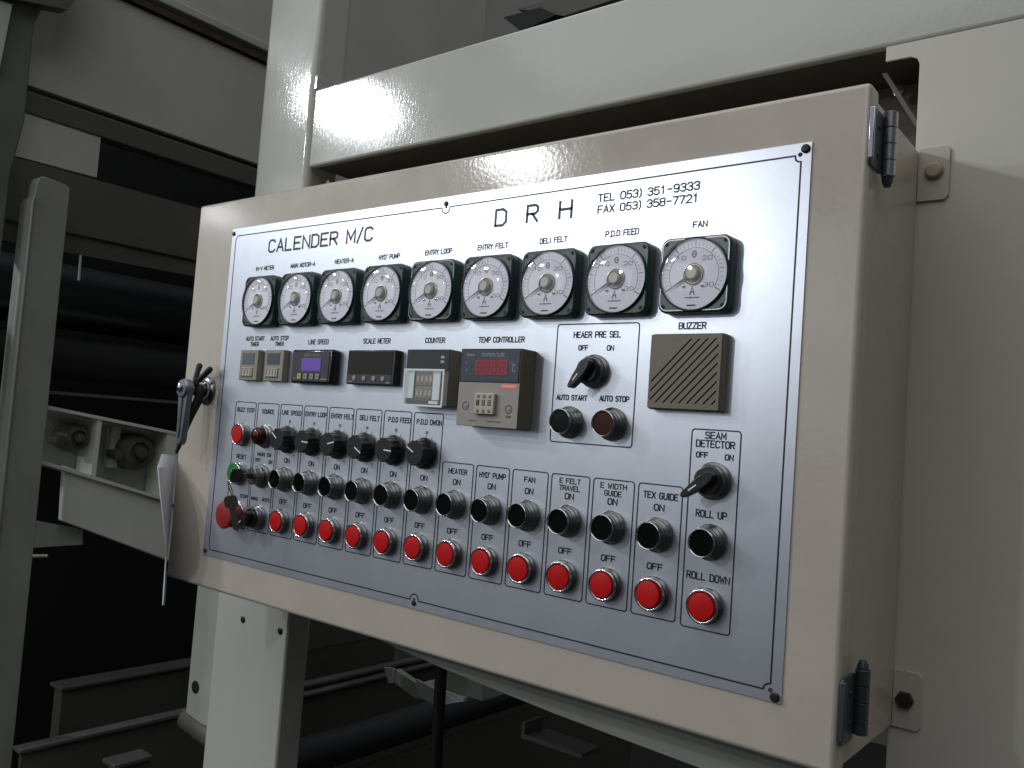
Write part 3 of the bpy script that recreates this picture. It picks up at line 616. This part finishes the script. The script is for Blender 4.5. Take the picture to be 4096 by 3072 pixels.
# ---- counter
b = obj("counter", MB().box(-0.0385, 0.0385, -0.0200, 0, -0.0370, 0.0375), M_cside, cb, (0.5118, 0, -0.2488), bevel=0.0012)
sub("counter_window", MB().box(-0.0383, 0.0383, -0.0212, -0.0200, 0.0100, 0.0372), M_disp, b)
for z in (0.0270, 0.0210): sub("counter_mark", MB().box(0.0240, 0.0300, -0.0215, -0.0212, z - 0.0016, z + 0.0016), M_cream, b)
sub("counter_face", MB().box(-0.0340, 0.0340, -0.0206, -0.0200, -0.0350, 0.0090), M_cside, b)
for z0, z1 in ((-0.0110, 0.0070), (-0.0290, -0.0125)):
    sub("thumbwheel_block", MB().box(-0.0178, 0.0145, -0.0226, -0.0206, z0, z1), M_brown, b, bevel=0.0008)
    zz = (z0 + z1) / 2
    for k in range(4):
        xx = -0.0130 + 0.0078 * k
        sub("thumbwheel", MB().box(xx - 0.0016, xx + 0.0016, -0.0232, -0.0226, zz - 0.0034, zz + 0.0034), M_cream, b)
        sub("wheel_button", MB().box(xx - 0.0010, xx + 0.0010, -0.0232, -0.0226, zz - 0.0070, zz - 0.0058), M_slot, b)
sub("cover_strip", MB().box(-0.0352, -0.0190, -0.0245, -0.0232, -0.0285, 0.0080), M_frost, b, bevel=0.0006)
sub("cover_strip", MB().box(0.0155, 0.0285, -0.0245, -0.0232, -0.0300, 0.0080), M_frost, b, bevel=0.0006)
sub("clear_cover", MB().box(-0.0345, 0.0370, -0.0275, -0.0210, -0.0380, 0.0100), M_clear, b, bevel=0.002)
sub("cover_frame", MB().line([(-0.0340, 0.0095), (-0.0340, -0.0375), (0.0365, -0.0375), (0.0365, 0.0095)], 0.0026, -0.0278, True), M_frost, b)
sub("counter_badge", MB().box(0.0095, 0.0260, -0.0236, -0.0206, -0.0345, -0.0310), M_white, b)
sub("counter_base", MB().box(-0.0330, 0.0300, -0.0220, -0.0206, -0.0352, -0.0300), M_displt, b)
# ---- temperature controller
b = obj("temperature_controller", MB().box(-0.0487, 0.0487, -0.0280, 0, -0.0485, 0.0485), M_tcside, cb, (0.6258, 0, -0.2600), bevel=0.0014)
sub("controller_face", MB().box(-0.0482, 0.0482, -0.0288, -0.0280, -0.0480, 0.0060), M_tcface, b)
sub("controller_frame", MB().box(-0.0482, 0.0482, -0.0286, -0.0280, 0.0062, 0.0482), M_disp, b)
sub("controller_window", MB().prism(rrect(-0.0455, 0.0458, 0.0080, 0.0462, 0.0015, 2), -0.0286, -0.0292), M_tcwin, b)
sub("red_display", MB().box(-0.0230, 0.0285, -0.0297, -0.0292, 0.0160, 0.0340), M_rdisp, b)
seg = MB()
for k in range(4):
    x0 = -0.0195 + k * 0.0120
    for ln in ([(0, 0), (0, 6), (7, 6), (7, 0), (0, 0)], [(0.8, 0 + 6), (0, 12), (7, 12), (7, 6.2)]): pass
    seg.line([(x0, 0.0185), (x0 + 0.0006, 0.0250), (x0 + 0.0012, 0.0315), (x0 + 0.0080, 0.0315), (x0 + 0.0074, 0.0250), (x0 + 0.0068, 0.0185)], 0.0013, -0.0298, True)
    seg.line([(x0 + 0.0016, 0.0250), (x0 + 0.0064, 0.0250)], 0.0012, -0.0298)
sub("display_digits", seg, M_rseg, b)
sub("controller_legend", text_mb('TEMPERATURE', -0.0150, 0.0225, 0.0385, 0.0040, 0.0007, -0.0293), M_grey, b)
sub("controller_legend", text_mb('C', 0.0360, 0.0405, 0.0205, 0.0080, 0.0011, -0.0293), M_grey, b)
sub("controller_legend", MB().line([(0.0352 + 0.0009 * math.cos(a), 0.0300 + 0.0009 * math.sin(a)) for a in [2 * PI * k / 8 for k in range(8)]], 0.0005, -0.0293, True), M_grey, b)
sub("controller_legend", MB().line([(-0.0385, 0.0430), (-0.0370, 0.0385), (-0.0350, 0.0425)], 0.0009, -0.0293), M_grey, b)
sub("controller_legend", MB().line([(-0.0345, 0.0400), (-0.0325, 0.0410), (-0.0305, 0.0395), (-0.0285, 0.0408), (-0.0260, 0.0402)], 0.0014, -0.0293), M_grey, b)
sub("controller_legend", text_mb('L', -0.0385, -0.0370, 0.0290, 0.0030, 0.0005, -0.0293), M_grey, b)
sub("controller_legend", text_mb('H', -0.0385, -0.0365, 0.0195, 0.0030, 0.0005, -0.0293), M_grey, b)
sub("lamp_bar", MB().box(0.0215, 0.0430, -0.0292, -0.0287, 0.0005, 0.0040), M_rled, b)
sub("thumbwheel_block", MB().box(-0.0170, 0.0145, -0.0340, -0.0288, -0.0330, -0.0070), M_cream, b, bevel=0.0010)
for k in range(3):
    x = -0.0105 + 0.0092 * k
    sub("thumbwheel", MB().box(x - 0.0026, x + 0.0020, -0.0343, -0.0339, -0.0225, -0.0155), M_slot, b)
    sub("wheel_digit", text_mb('600'[k] if k else '1', x - 0.0010, x + 0.0008, -0.0215, 0.0050, 0.0007, -0.0345), M_cream, b)
    for z in (-0.0110, -0.0290):
        sub("wheel_button", MB().lathe([(0.0022, 0.0339), (0.0018, 0.0350), (0, 0.0351)], 10, (x, 0, z)), M_brown, b)
for x, z in ((-0.0345, -0.0235), (0.0345, -0.0255)):
    sub("trim_ring", MB().line([(x + 0.0048 * math.cos(a), z + 0.0048 * math.sin(a)) for a in [2 * PI * k / 24 for k in range(24)]], 0.0011, -0.0290, True), M_tcwin, b)
    sub("trim_screw", MB().lathe([(0.0026, 0.0288), (0.0022, 0.0294), (0, 0.0295)], 14, (x, 0, z)), M_grey, b)
sub("controller_legend", text_mb('TEMP', 0.0305, 0.0385, -0.0355, 0.0022, 0.0005, -0.0290), M_tcwin, b)
sub("controller_legend", MB().line([(-0.0270, -0.0415), (-0.0160, -0.0415)], 0.0014, -0.0290), M_tcside, b)
sub("controller_legend", MB().line([(0.0010, -0.0415), (0.0230, -0.0415)], 0.0014, -0.0290), M_tcside, b)
# ---- buzzer with its slanted slots between ribs
bz_loc = (0.8818, 0, -0.2350)
b = obj("buzzer", MB().box(-0.0428, 0.0428, -0.0115, 0, -0.0412, 0.0412), M_tan, cb, bz_loc, bevel=0.0022, segs=3)
# front grille: ribs are separate pieces proud of a dark backing
sub("buzzer_backing", MB().box(-0.0408, 0.0408, -0.0122, -0.0112, -0.0392, 0.0392), M_slot, b)
def clip(poly, nx, nz, c):       # keep nx*x+nz*z <= c
    out = []
    for i in range(len(poly)):
        p, q = poly[i], poly[(i + 1) % len(poly)]; dp = nx * p[0] + nz * p[1] - c; dq = nx * q[0] + nz * q[1] - c
        if dp <= 0: out.append(p)
        if dp * dq < 0: t = dp / (dp - dq); out.append((p[0] + (q[0] - p[0]) * t, p[1] + (q[1] - p[1]) * t))
    return out
IX0, IX1, IZ0, IZ1 = -0.0385, 0.0380, -0.0340, 0.0352
nx, nz = -math.sin(math.radians(46)), math.cos(math.radians(46))   # normal to the slots (which rise to the right)
pitch = 0.00672; sw = 0.0017
cs = [0.0195 - pitch * k for k in range(12)]
# solid border
sub("buzzer_border", MB().box(-0.0412, 0.0412, -0.0150, -0.0112, IZ1, 0.0396), M_tan, b)
sub("buzzer_border", MB().box(-0.0412, 0.0412, -0.0150, -0.0112, -0.0396, IZ0), M_tan, b)
sub("buzzer_border", MB().box(-0.0412, IX0, -0.0150, -0.0112, IZ0, IZ1), M_tan, b)
sub("buzzer_border", MB().box(IX1, 0.0412, -0.0150, -0.0112, IZ0, IZ1), M_tan, b)
rect = [(IX0, IZ0), (IX1, IZ0), (IX1, IZ1), (IX0, IZ1)]
edges = [10] + cs
for k in range(len(cs) + 1):
    hi = (cs[k - 1] - sw / 2) if k > 0 else None; lo = (cs[k] + sw / 2) if k < len(cs) else None
    p = rect
    if hi is not None: p = clip(p, nx, nz, hi)
    if lo is not None: p = clip(p, -nx, -nz, -lo)
    if len(p) >= 3: sub("grille_rib", MB().prism(p, -0.0112, -0.01495), M_tan, b)

# ---- door handle
hx, hz = -0.031, -0.2795
b = obj("door_handle", MB().lathe([(0.0250, 0.0), (0.0250, 0.0015), (0.0225, 0.0040), (0.0170, 0.0055), (0.0155, 0.0050)], 36), M_nickel, cb, (hx, 0.0012, hz))
sub("handle_rose", MB().lathe([(0.0165, 0.004), (0.0160, 0.0090), (0.0130, 0.0110), (0.0120, 0.0110)], 28), M_chrome, b)
sub("handle_shaft", MB().lathe([(0.0115, 0.009), (0.0110, 0.030), (0.0125, 0.034)], 24), M_handle, b)
sub("handle_head", MB().lathe([(0.0125, 0.032), (0.0165, 0.035), (0.0165, 0.046), (0.0140, 0.0495), (0, 0.0505)], 24), M_handle, b)
lv = MB().prism([(-0.0145, 0.008), (-0.0150, -0.010), (-0.0110, -0.050), (-0.0095, -0.086), (-0.0045, -0.0955), (0.0045, -0.0955), (0.0095, -0.086), (0.0115, -0.050), (0.0150, -0.010), (0.0145, 0.008)], -0.034, -0.0455)
sub("handle_lever", lv, M_handle, b, bevel=0.003, segs=3)
sub("handle_rib", MB().prism([(-0.0030, -0.014), (0.0030, -0.014), (0.0020, -0.084), (-0.0020, -0.084)], -0.0455, -0.0470), M_nickel, b)
sub("handle_lock", MB().lathe([(0.0070, 0.050), (0.0070, 0.0530), (0.0055, 0.0540), (0, 0.0542)], 20, (-0.002, 0, 0.001)), M_chrome, b)

# ================================================================== loose things on the cabinet
cord = MB()  # black cord tie knotted on the handle shaft
cord.tube([(hx - 0.004, -0.014, hz + 0.046), (hx + 0.002, -0.022, hz + 0.030), (hx + 0.004, -0.026, hz + 0.014), (hx + 0.012, -0.024, hz + 0.004)], 0.004, 8, [0.0085, 0.0045, 0.006, 0.005])
cord.tube([(hx + 0.030, -0.012, hz + 0.040), (hx + 0.018, -0.018, hz + 0.026), (hx + 0.006, -0.024, hz + 0.012)], 0.004, 8, [0.0075, 0.0045, 0.0065])
cord.tube([(hx + 0.013, -0.020, hz + 0.010), (hx + 0.014, -0.020, hz - 0.014), (hx + 0.006, -0.028, hz - 0.040), (hx + 0.000, -0.034, hz - 0.070), (hx - 0.004, -0.040, hz - 0.100), (hx - 0.007, -0.042, hz - 0.112)], 0.006, 8, [0.008, 0.009, 0.0075, 0.006, 0.0045, 0.0025])
co = obj("handle_tie", cord, M_tie); sd = co.modifiers.new("smooth", "SUBSURF"); sd.levels = 2; sd.render_levels = 2; tag(co, "black ribbon knotted round the door handle shaft with its ends sticking up", "tie")

# key ring: key in the lock, ring and hanging key
kr = thing("key_set", "two small keys on a ring, one in the lock beside the green button", "keys", (0.1478, -0.02, -0.411))
obj("key_blade", MB().box(0.1468, 0.1488, -0.040, -0.0212, -0.4150, -0.4070), M_key, kr)
obj("key_head", MB().prism([(p[0], p[1]) for p in rrect(-0.058, -0.036, -0.421, -0.400, 0.006, 4)], 0.1462, 0.1494, 'x'), M_keyp, kr, bevel=0.0006)
ringp = [(0.1478 + 0.0030 * math.sin(a), -0.056 - 0.0085 * math.cos(a) * 0.7, -0.4305 + 0.0120 * math.sin(a + PI / 2) * 1.0) for a in [2 * PI * k / 20 for k in range(21)]]
obj("ring", MB().tube(ringp, 0.0008, 6), M_chrome, kr)
hk = MB().prism(rrect(-0.0105, 0.0105, -0.020, 0.0, 0.007, 4), -0.0012, 0.0012)
hk.prism([(-0.0052, -0.019), (0.0052, -0.019), (0.0045, -0.052), (0.0005, -0.057), (-0.0050, -0.052)], -0.0010, 0.0010)
ho = obj("hanging_key", hk, M_key, kr, (0.1478, -0.056, -0.4410), bevel=0.0004)
ho.rotation_euler = (math.radians(4), math.radians(-16), math.radians(35))

# pale stiff sheet standing out from the door edge, seen almost edge-on
rows = [((-0.1066, -0.0200, -0.3960), (-0.1149, -0.001, -0.3984)), ((-0.0629, -0.0500, -0.4165), (-0.1115, -0.001, -0.4196)),
        ((-0.0279, -0.0620, -0.4634), (-0.1100, -0.001, -0.4726)), ((-0.0175, -0.0620, -0.4993), (-0.1080, -0.001, -0.5120)),
        ((-0.0139, -0.0580, -0.5362), (-0.1085, -0.001, -0.5523)), ((-0.0218, -0.0500, -0.5699), (-0.1070, -0.001, -0.5860)),
        ((-0.0455, -0.0350, -0.5921), (-0.1060, -0.001, -0.6039)), ((-0.0688, -0.0200, -0.6255), (-0.1050, -0.001, -0.6332)),
        ((-0.0943, -0.0040, -0.6573), (-0.1028, -0.001, -0.6595))]
vs = []
for i, (a, b_) in enumerate(rows):
    a, b_ = Vector(a), Vector(b_)
    if i < 5: a.x -= (0.012, 0.014, 0.010, 0.006, 0.002)[i]; b_.x += 0.004
    mid = (a + b_) / 2 + Vector((0.0015 * math.sin(i * 1.1), 0.0015, 0)); n_ = Vector((0.0004, 0.0007, 0))
    for p in (a, mid, b_): vs.append(p - n_)
    for p in (b_, mid, a): vs.append(p + n_)
fs = [(i * 6 + j, i * 6 + (j + 1) % 6, (i + 1) * 6 + (j + 1) % 6, (i + 1) * 6 + j) for i in range(len(rows) - 1) for j in range(6)]
fs += [tuple(range(6)), tuple((len(rows) - 1) * 6 + k for k in reversed(range(6)))]
po = obj("paper_sheet", MB().add(vs, fs), M_paper); tag(po, "pale sheet seen edge-on at the left of the cabinet door, tapering to a point", "sheet")

# ================================================================== LEFT MACHINE (bay seen past the post)
lm = thing("calender_bay", "dim grey machine side with panels, ledges and roller bearings beyond the left of the cabinet", "machine", (-0.95, 0.3, -1.6))
PX = -0.90
def slab(name, pts, m_, x=PX, t=0.02, parent=lm, bevel=0.0, **k): return obj(name, MB().prism(pts, x - t, x, 'x'), m_, parent, bevel=bevel, **k)
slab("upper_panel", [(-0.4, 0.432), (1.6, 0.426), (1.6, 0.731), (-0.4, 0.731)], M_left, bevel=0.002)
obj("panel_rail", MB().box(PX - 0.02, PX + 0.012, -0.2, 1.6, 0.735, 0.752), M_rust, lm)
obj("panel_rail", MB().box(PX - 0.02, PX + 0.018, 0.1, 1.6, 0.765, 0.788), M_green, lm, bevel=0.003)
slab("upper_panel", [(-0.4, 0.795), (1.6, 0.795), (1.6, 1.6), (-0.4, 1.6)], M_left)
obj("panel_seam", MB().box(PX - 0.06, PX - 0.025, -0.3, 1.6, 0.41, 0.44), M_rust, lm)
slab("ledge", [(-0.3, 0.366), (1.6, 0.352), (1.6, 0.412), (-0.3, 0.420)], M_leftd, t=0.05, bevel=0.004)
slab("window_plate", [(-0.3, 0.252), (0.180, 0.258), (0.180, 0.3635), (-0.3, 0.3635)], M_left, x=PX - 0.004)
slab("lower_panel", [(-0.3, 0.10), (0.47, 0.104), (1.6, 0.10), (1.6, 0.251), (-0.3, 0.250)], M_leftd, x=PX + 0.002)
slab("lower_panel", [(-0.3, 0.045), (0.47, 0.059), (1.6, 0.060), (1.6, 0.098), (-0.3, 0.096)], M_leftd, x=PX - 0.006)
obj("bay_shade_sheet", MB().box(PX - 0.6, PX - 0.58, -0.5, 1.8, -1.6, 1.0), M_black, lm)  # black sheet stands in for the bay's unlit depth
obj("roll", MB().tube([(-1.15, -0.4, -0.03), (-1.15, 1.8, -0.03)], 0.09, 28), M_roll, lm)
obj("roll", MB().tube([(-1.10, -0.4, -0.20), (-1.10, 1.8, -0.20)], 0.06, 28), M_black, lm)
obj("thin_rail", MB().box(PX - 0.03, PX - 0.012, 0.09, 1.2, -0.302, -0.294), M_leftd, lm)
# bearing frame: a sloping channel with two openings
obj("channel_flange", MB().prism([(0.05, -0.322), (0.463, -0.380), (0.62, -0.402), (0.62, -0.410), (0.463, -0.388), (0.05, -0.330)], PX - 0.08, PX + 0.010, 'x'), M_lgrey, lm)
obj("channel_flange", MB().prism([(0.05, -0.446), (0.443, -0.560), (0.62, -0.611), (0.62, -0.620), (0.443, -0.569), (0.05, -0.455)], PX - 0.08, PX + 0.010, 'x'), M_lgrey, lm)
obj("channel_web", MB().prism([(0.05, -0.330), (0.62, -0.410), (0.62, -0.612), (0.05, -0.446)], PX - 0.10, PX - 0.085, 'x'), M_green, lm)
obj("channel_rib", MB().prism([(0.240, -0.357), (0.252, -0.358), (0.250, -0.503), (0.238, -0.500)], PX - 0.08, PX + 0.006, 'x'), M_lgrey, lm)
obj("channel_rib", MB().prism([(0.434, -0.384), (0.474, -0.389), (0.474, -0.571), (0.434, -0.560)], PX - 0.08, PX + 0.008, 'x'), M_lgrey, lm)
for yy, zz, rr in ((0.205, -0.408, 0.036), (0.372, -0.440, 0.050)):
    br = obj("bearing", MB().lathe([(rr, -0.08), (rr, -0.03), (rr * 0.8, -0.015), (rr * 0.55, -0.012), (rr * 0.5, -0.02), (rr * 0.3, -0.02), (rr * 0.3, 0.0), (0, 0.002)], 28, (PX, yy, zz), 'x'), M_leftd, lm)
    obj("bearing_bolt", MB().lathe([(0.013, -0.06), (0.013, -0.01), (0, -0.008)], 10, (PX, yy - rr * 1.15, zz - 0.008), 'x'), M_leftd, br)
obj("bearing_plate", MB().box(PX - 0.08, PX - 0.055, 0.310, 0.335, -0.485, -0.375), M_lgrey, lm)
slab("main_beam", [(0.172, -0.478), (0.443, -0.574), (0.75, -0.69), (0.75, -0.86), (0.469, -0.732), (0.178, -0.615)], M_lgrey, bevel=0.003)
slab("support_block", [(0.05, -0.600), (0.249, -0.645), (0.251, -0.682), (0.05, -0.684)], M_green, x=PX - 0.03, t=0.05)
obj("thin_rod", MB().tube([(PX, 0.152, -0.700), (PX, 0.05, -0.694), ], 0.004, 6), M_lgrey, lm)
obj("bright_rod", MB().tube([(PX + 0.0, 0.158, 0.052), (PX + 0.0, 0.160, -0.012)], 0.0032, 8), M_bracket, lm)
for (x0, x1, y0, y1, zt) in ((-1.175, -1.105, 0.318, 1.6, -1.10), (-0.765, -0.730, 0.06, 1.6, -1.10), (-0.575, -0.52, 0.17, 0.26, -1.10), (-0.74, -0.71, 0.80, 2.0, -1.12)):
    obj("rail_base", MB().box(x0 + 0.012, x1 - 0.012, y0 + 0.01, y1, -1.6, zt - 0.0102), M_leftd, lm)
    obj("floor_rail", MB().box(x0, x1, y0, y1, zt - 0.010, zt), M_rail, lm, bevel=0.002)
# front uprights of the bay
up = thing("machine_upright", "narrow grey green steel upright with a rounded top at the left edge", "upright", (-0.82, 0.05, -1.6))
obj("upright_bar", MB().prism([(0.003, -1.6), (0.078, -1.6), (0.073, 0.188), (0.062, 0.194), (0.012, 0.200), (0.003, 0.195), (-0.002, 0.180), (-0.004, 0.150)], -0.84, -0.80, 'x'), M_bar, up, bevel=0.002)
obj("upright_lip", MB().prism([(-0.010, -1.6), (0.002, -1.6), (-0.004, 0.150), (-0.010, 0.135)], -0.86, -0.794, 'x'), M_bar, up, bevel=0.004)
up2 = thing("machine_column", "dark greenish steel column cut off by the left edge of the picture", "column", (-0.82, -0.12, -1.6))
obj("column_face", MB().prism([(-0.16, -1.6), (-0.062, -1.6), (-0.052, 0.19), (-0.034, 0.319), (-0.036, 0.548), (-0.020, 0.60), (-0.02, 1.3), (-0.16, 1.3)], -0.86, -0.82, 'x'), M_col, up2, bevel=0.003)
obj("column_edge", MB().prism([(-0.16, 0.405), (-0.103, 0.41), (-0.092, 0.565), (-0.16, 0.56)], -0.818, -0.80, 'x'), M_green, up2, bevel=0.002)
obj("column_cap", MB().prism([(-0.16, 0.56), (0.02, 0.60), (0.075, 0.70), (0.075, 0.78), (-0.16, 0.78)], -0.83, -0.79, 'x'), M_leftd, up2)

# ================================================================== things below the cabinet
br = thing("white_bracket", "white angled steel bracket in the dark below the cabinet, left of the black pipe", "bracket", (-0.03, 0.62, -0.92))
obj("bracket_end", MB().prism([(-0.153, -0.877), (-0.119, -0.873), (-0.119, -0.905), (-0.135, -0.909)], 0.600, 0.606), M_bracket, br)
obj("bracket_arm", MB().prism([(-0.119, -0.876), (-0.045, -0.893), (-0.045, -0.925), (-0.119, -0.905)], 0.604, 0.620), M_green, br)
obj("bracket_end", MB().prism([(-0.047, -0.880), (0.075, -0.896), (0.097, -0.893), (0.020, -0.922), (-0.041, -0.915)], 0.598, 0.604), M_bracket, br)
obj("bracket_plate", MB().box(-0.045, 0.090, 0.606, 0.70, -0.897, -0.890), M_bracket, br)
obj("bracket_box", MB().box(-0.01, 0.13, 0.62, 0.70, -0.888, -0.82), M_green, br)
pi_ = obj("black_pipe", MB().tube([(0.288, 0.300, -0.60), (0.297, 0.300, -0.90), (0.315, 0.300, -1.6)], 0.0105, 16), M_blk); tag(pi_, "thin black pipe standing in the dark below the cabinet", "pipe")
tr = obj("cable_tray", MB().prism([(0.0, 0.0), (0.115, 0.0), (0.115, 0.007), (0.006, 0.007), (0.006, 0.024), (0.0, 0.024)], 0.28, 0.33), M_rail, None, (0.488, 0, -0.790)); tag(tr, "short grey metal tray in the shadow under the cabinet", "tray")
ro = obj("guide_roll", MB().tube([(-0.40, 0.50, -1.15), (-0.40, 2.2, -1.15)], 0.045, 24), M_roll); tag(ro, "dark steel guide roll running back under the cabinet", "roll")
gb = thing("lower_machine_side", "dim green machine plates low down behind the leg under the cabinet", "machine plate", (-0.3, 1.3, -1.6))
obj("plate", MB().prism([(0.75, -1.00), (2.2, -1.00), (2.2, -0.86), (0.75, -0.86)], -0.76, -0.74, 'x'), M_leftd, gb)
obj("plate", MB().prism([(0.45, -1.6), (2.2, -1.6), (2.2, -1.22), (0.45, -1.22)], -0.40, -0.38, 'x'), M_leftd, gb)

# ================================================================== overhead
du = thing("ceiling_duct", "dark ventilation duct opening high on the wall above the beam", "duct", (-1.8, 3.2, 2.1))
obj("duct_mouth", MB().prism([(-2.017, 2.182), (-1.74, 2.175), (-1.62, 2.10), (-1.87, 2.06)], 3.0, 3.4), M_black, du)
obj("duct_body", MB().prism([(-1.95, 2.24), (-1.25, 2.24), (-1.25, 2.12), (-1.60, 2.11)], 3.05, 3.4), M_leftd, du)

# labels for each button / meter: where they stand
names = ["IN-V METER", "MAIN MOTOR-A", "HEATER-A", "HYD' PUMP", "ENTRY LOOP", "ENTRY FELT", "DELI FELT", "P.D.D FEED", "FAN"]
for mt, n_ in zip(meters, names): mt['label'] = "square dark meter under the lettering " + n_
for o in S.objects:
    if 'wl' in o.keys(): del o['wl']
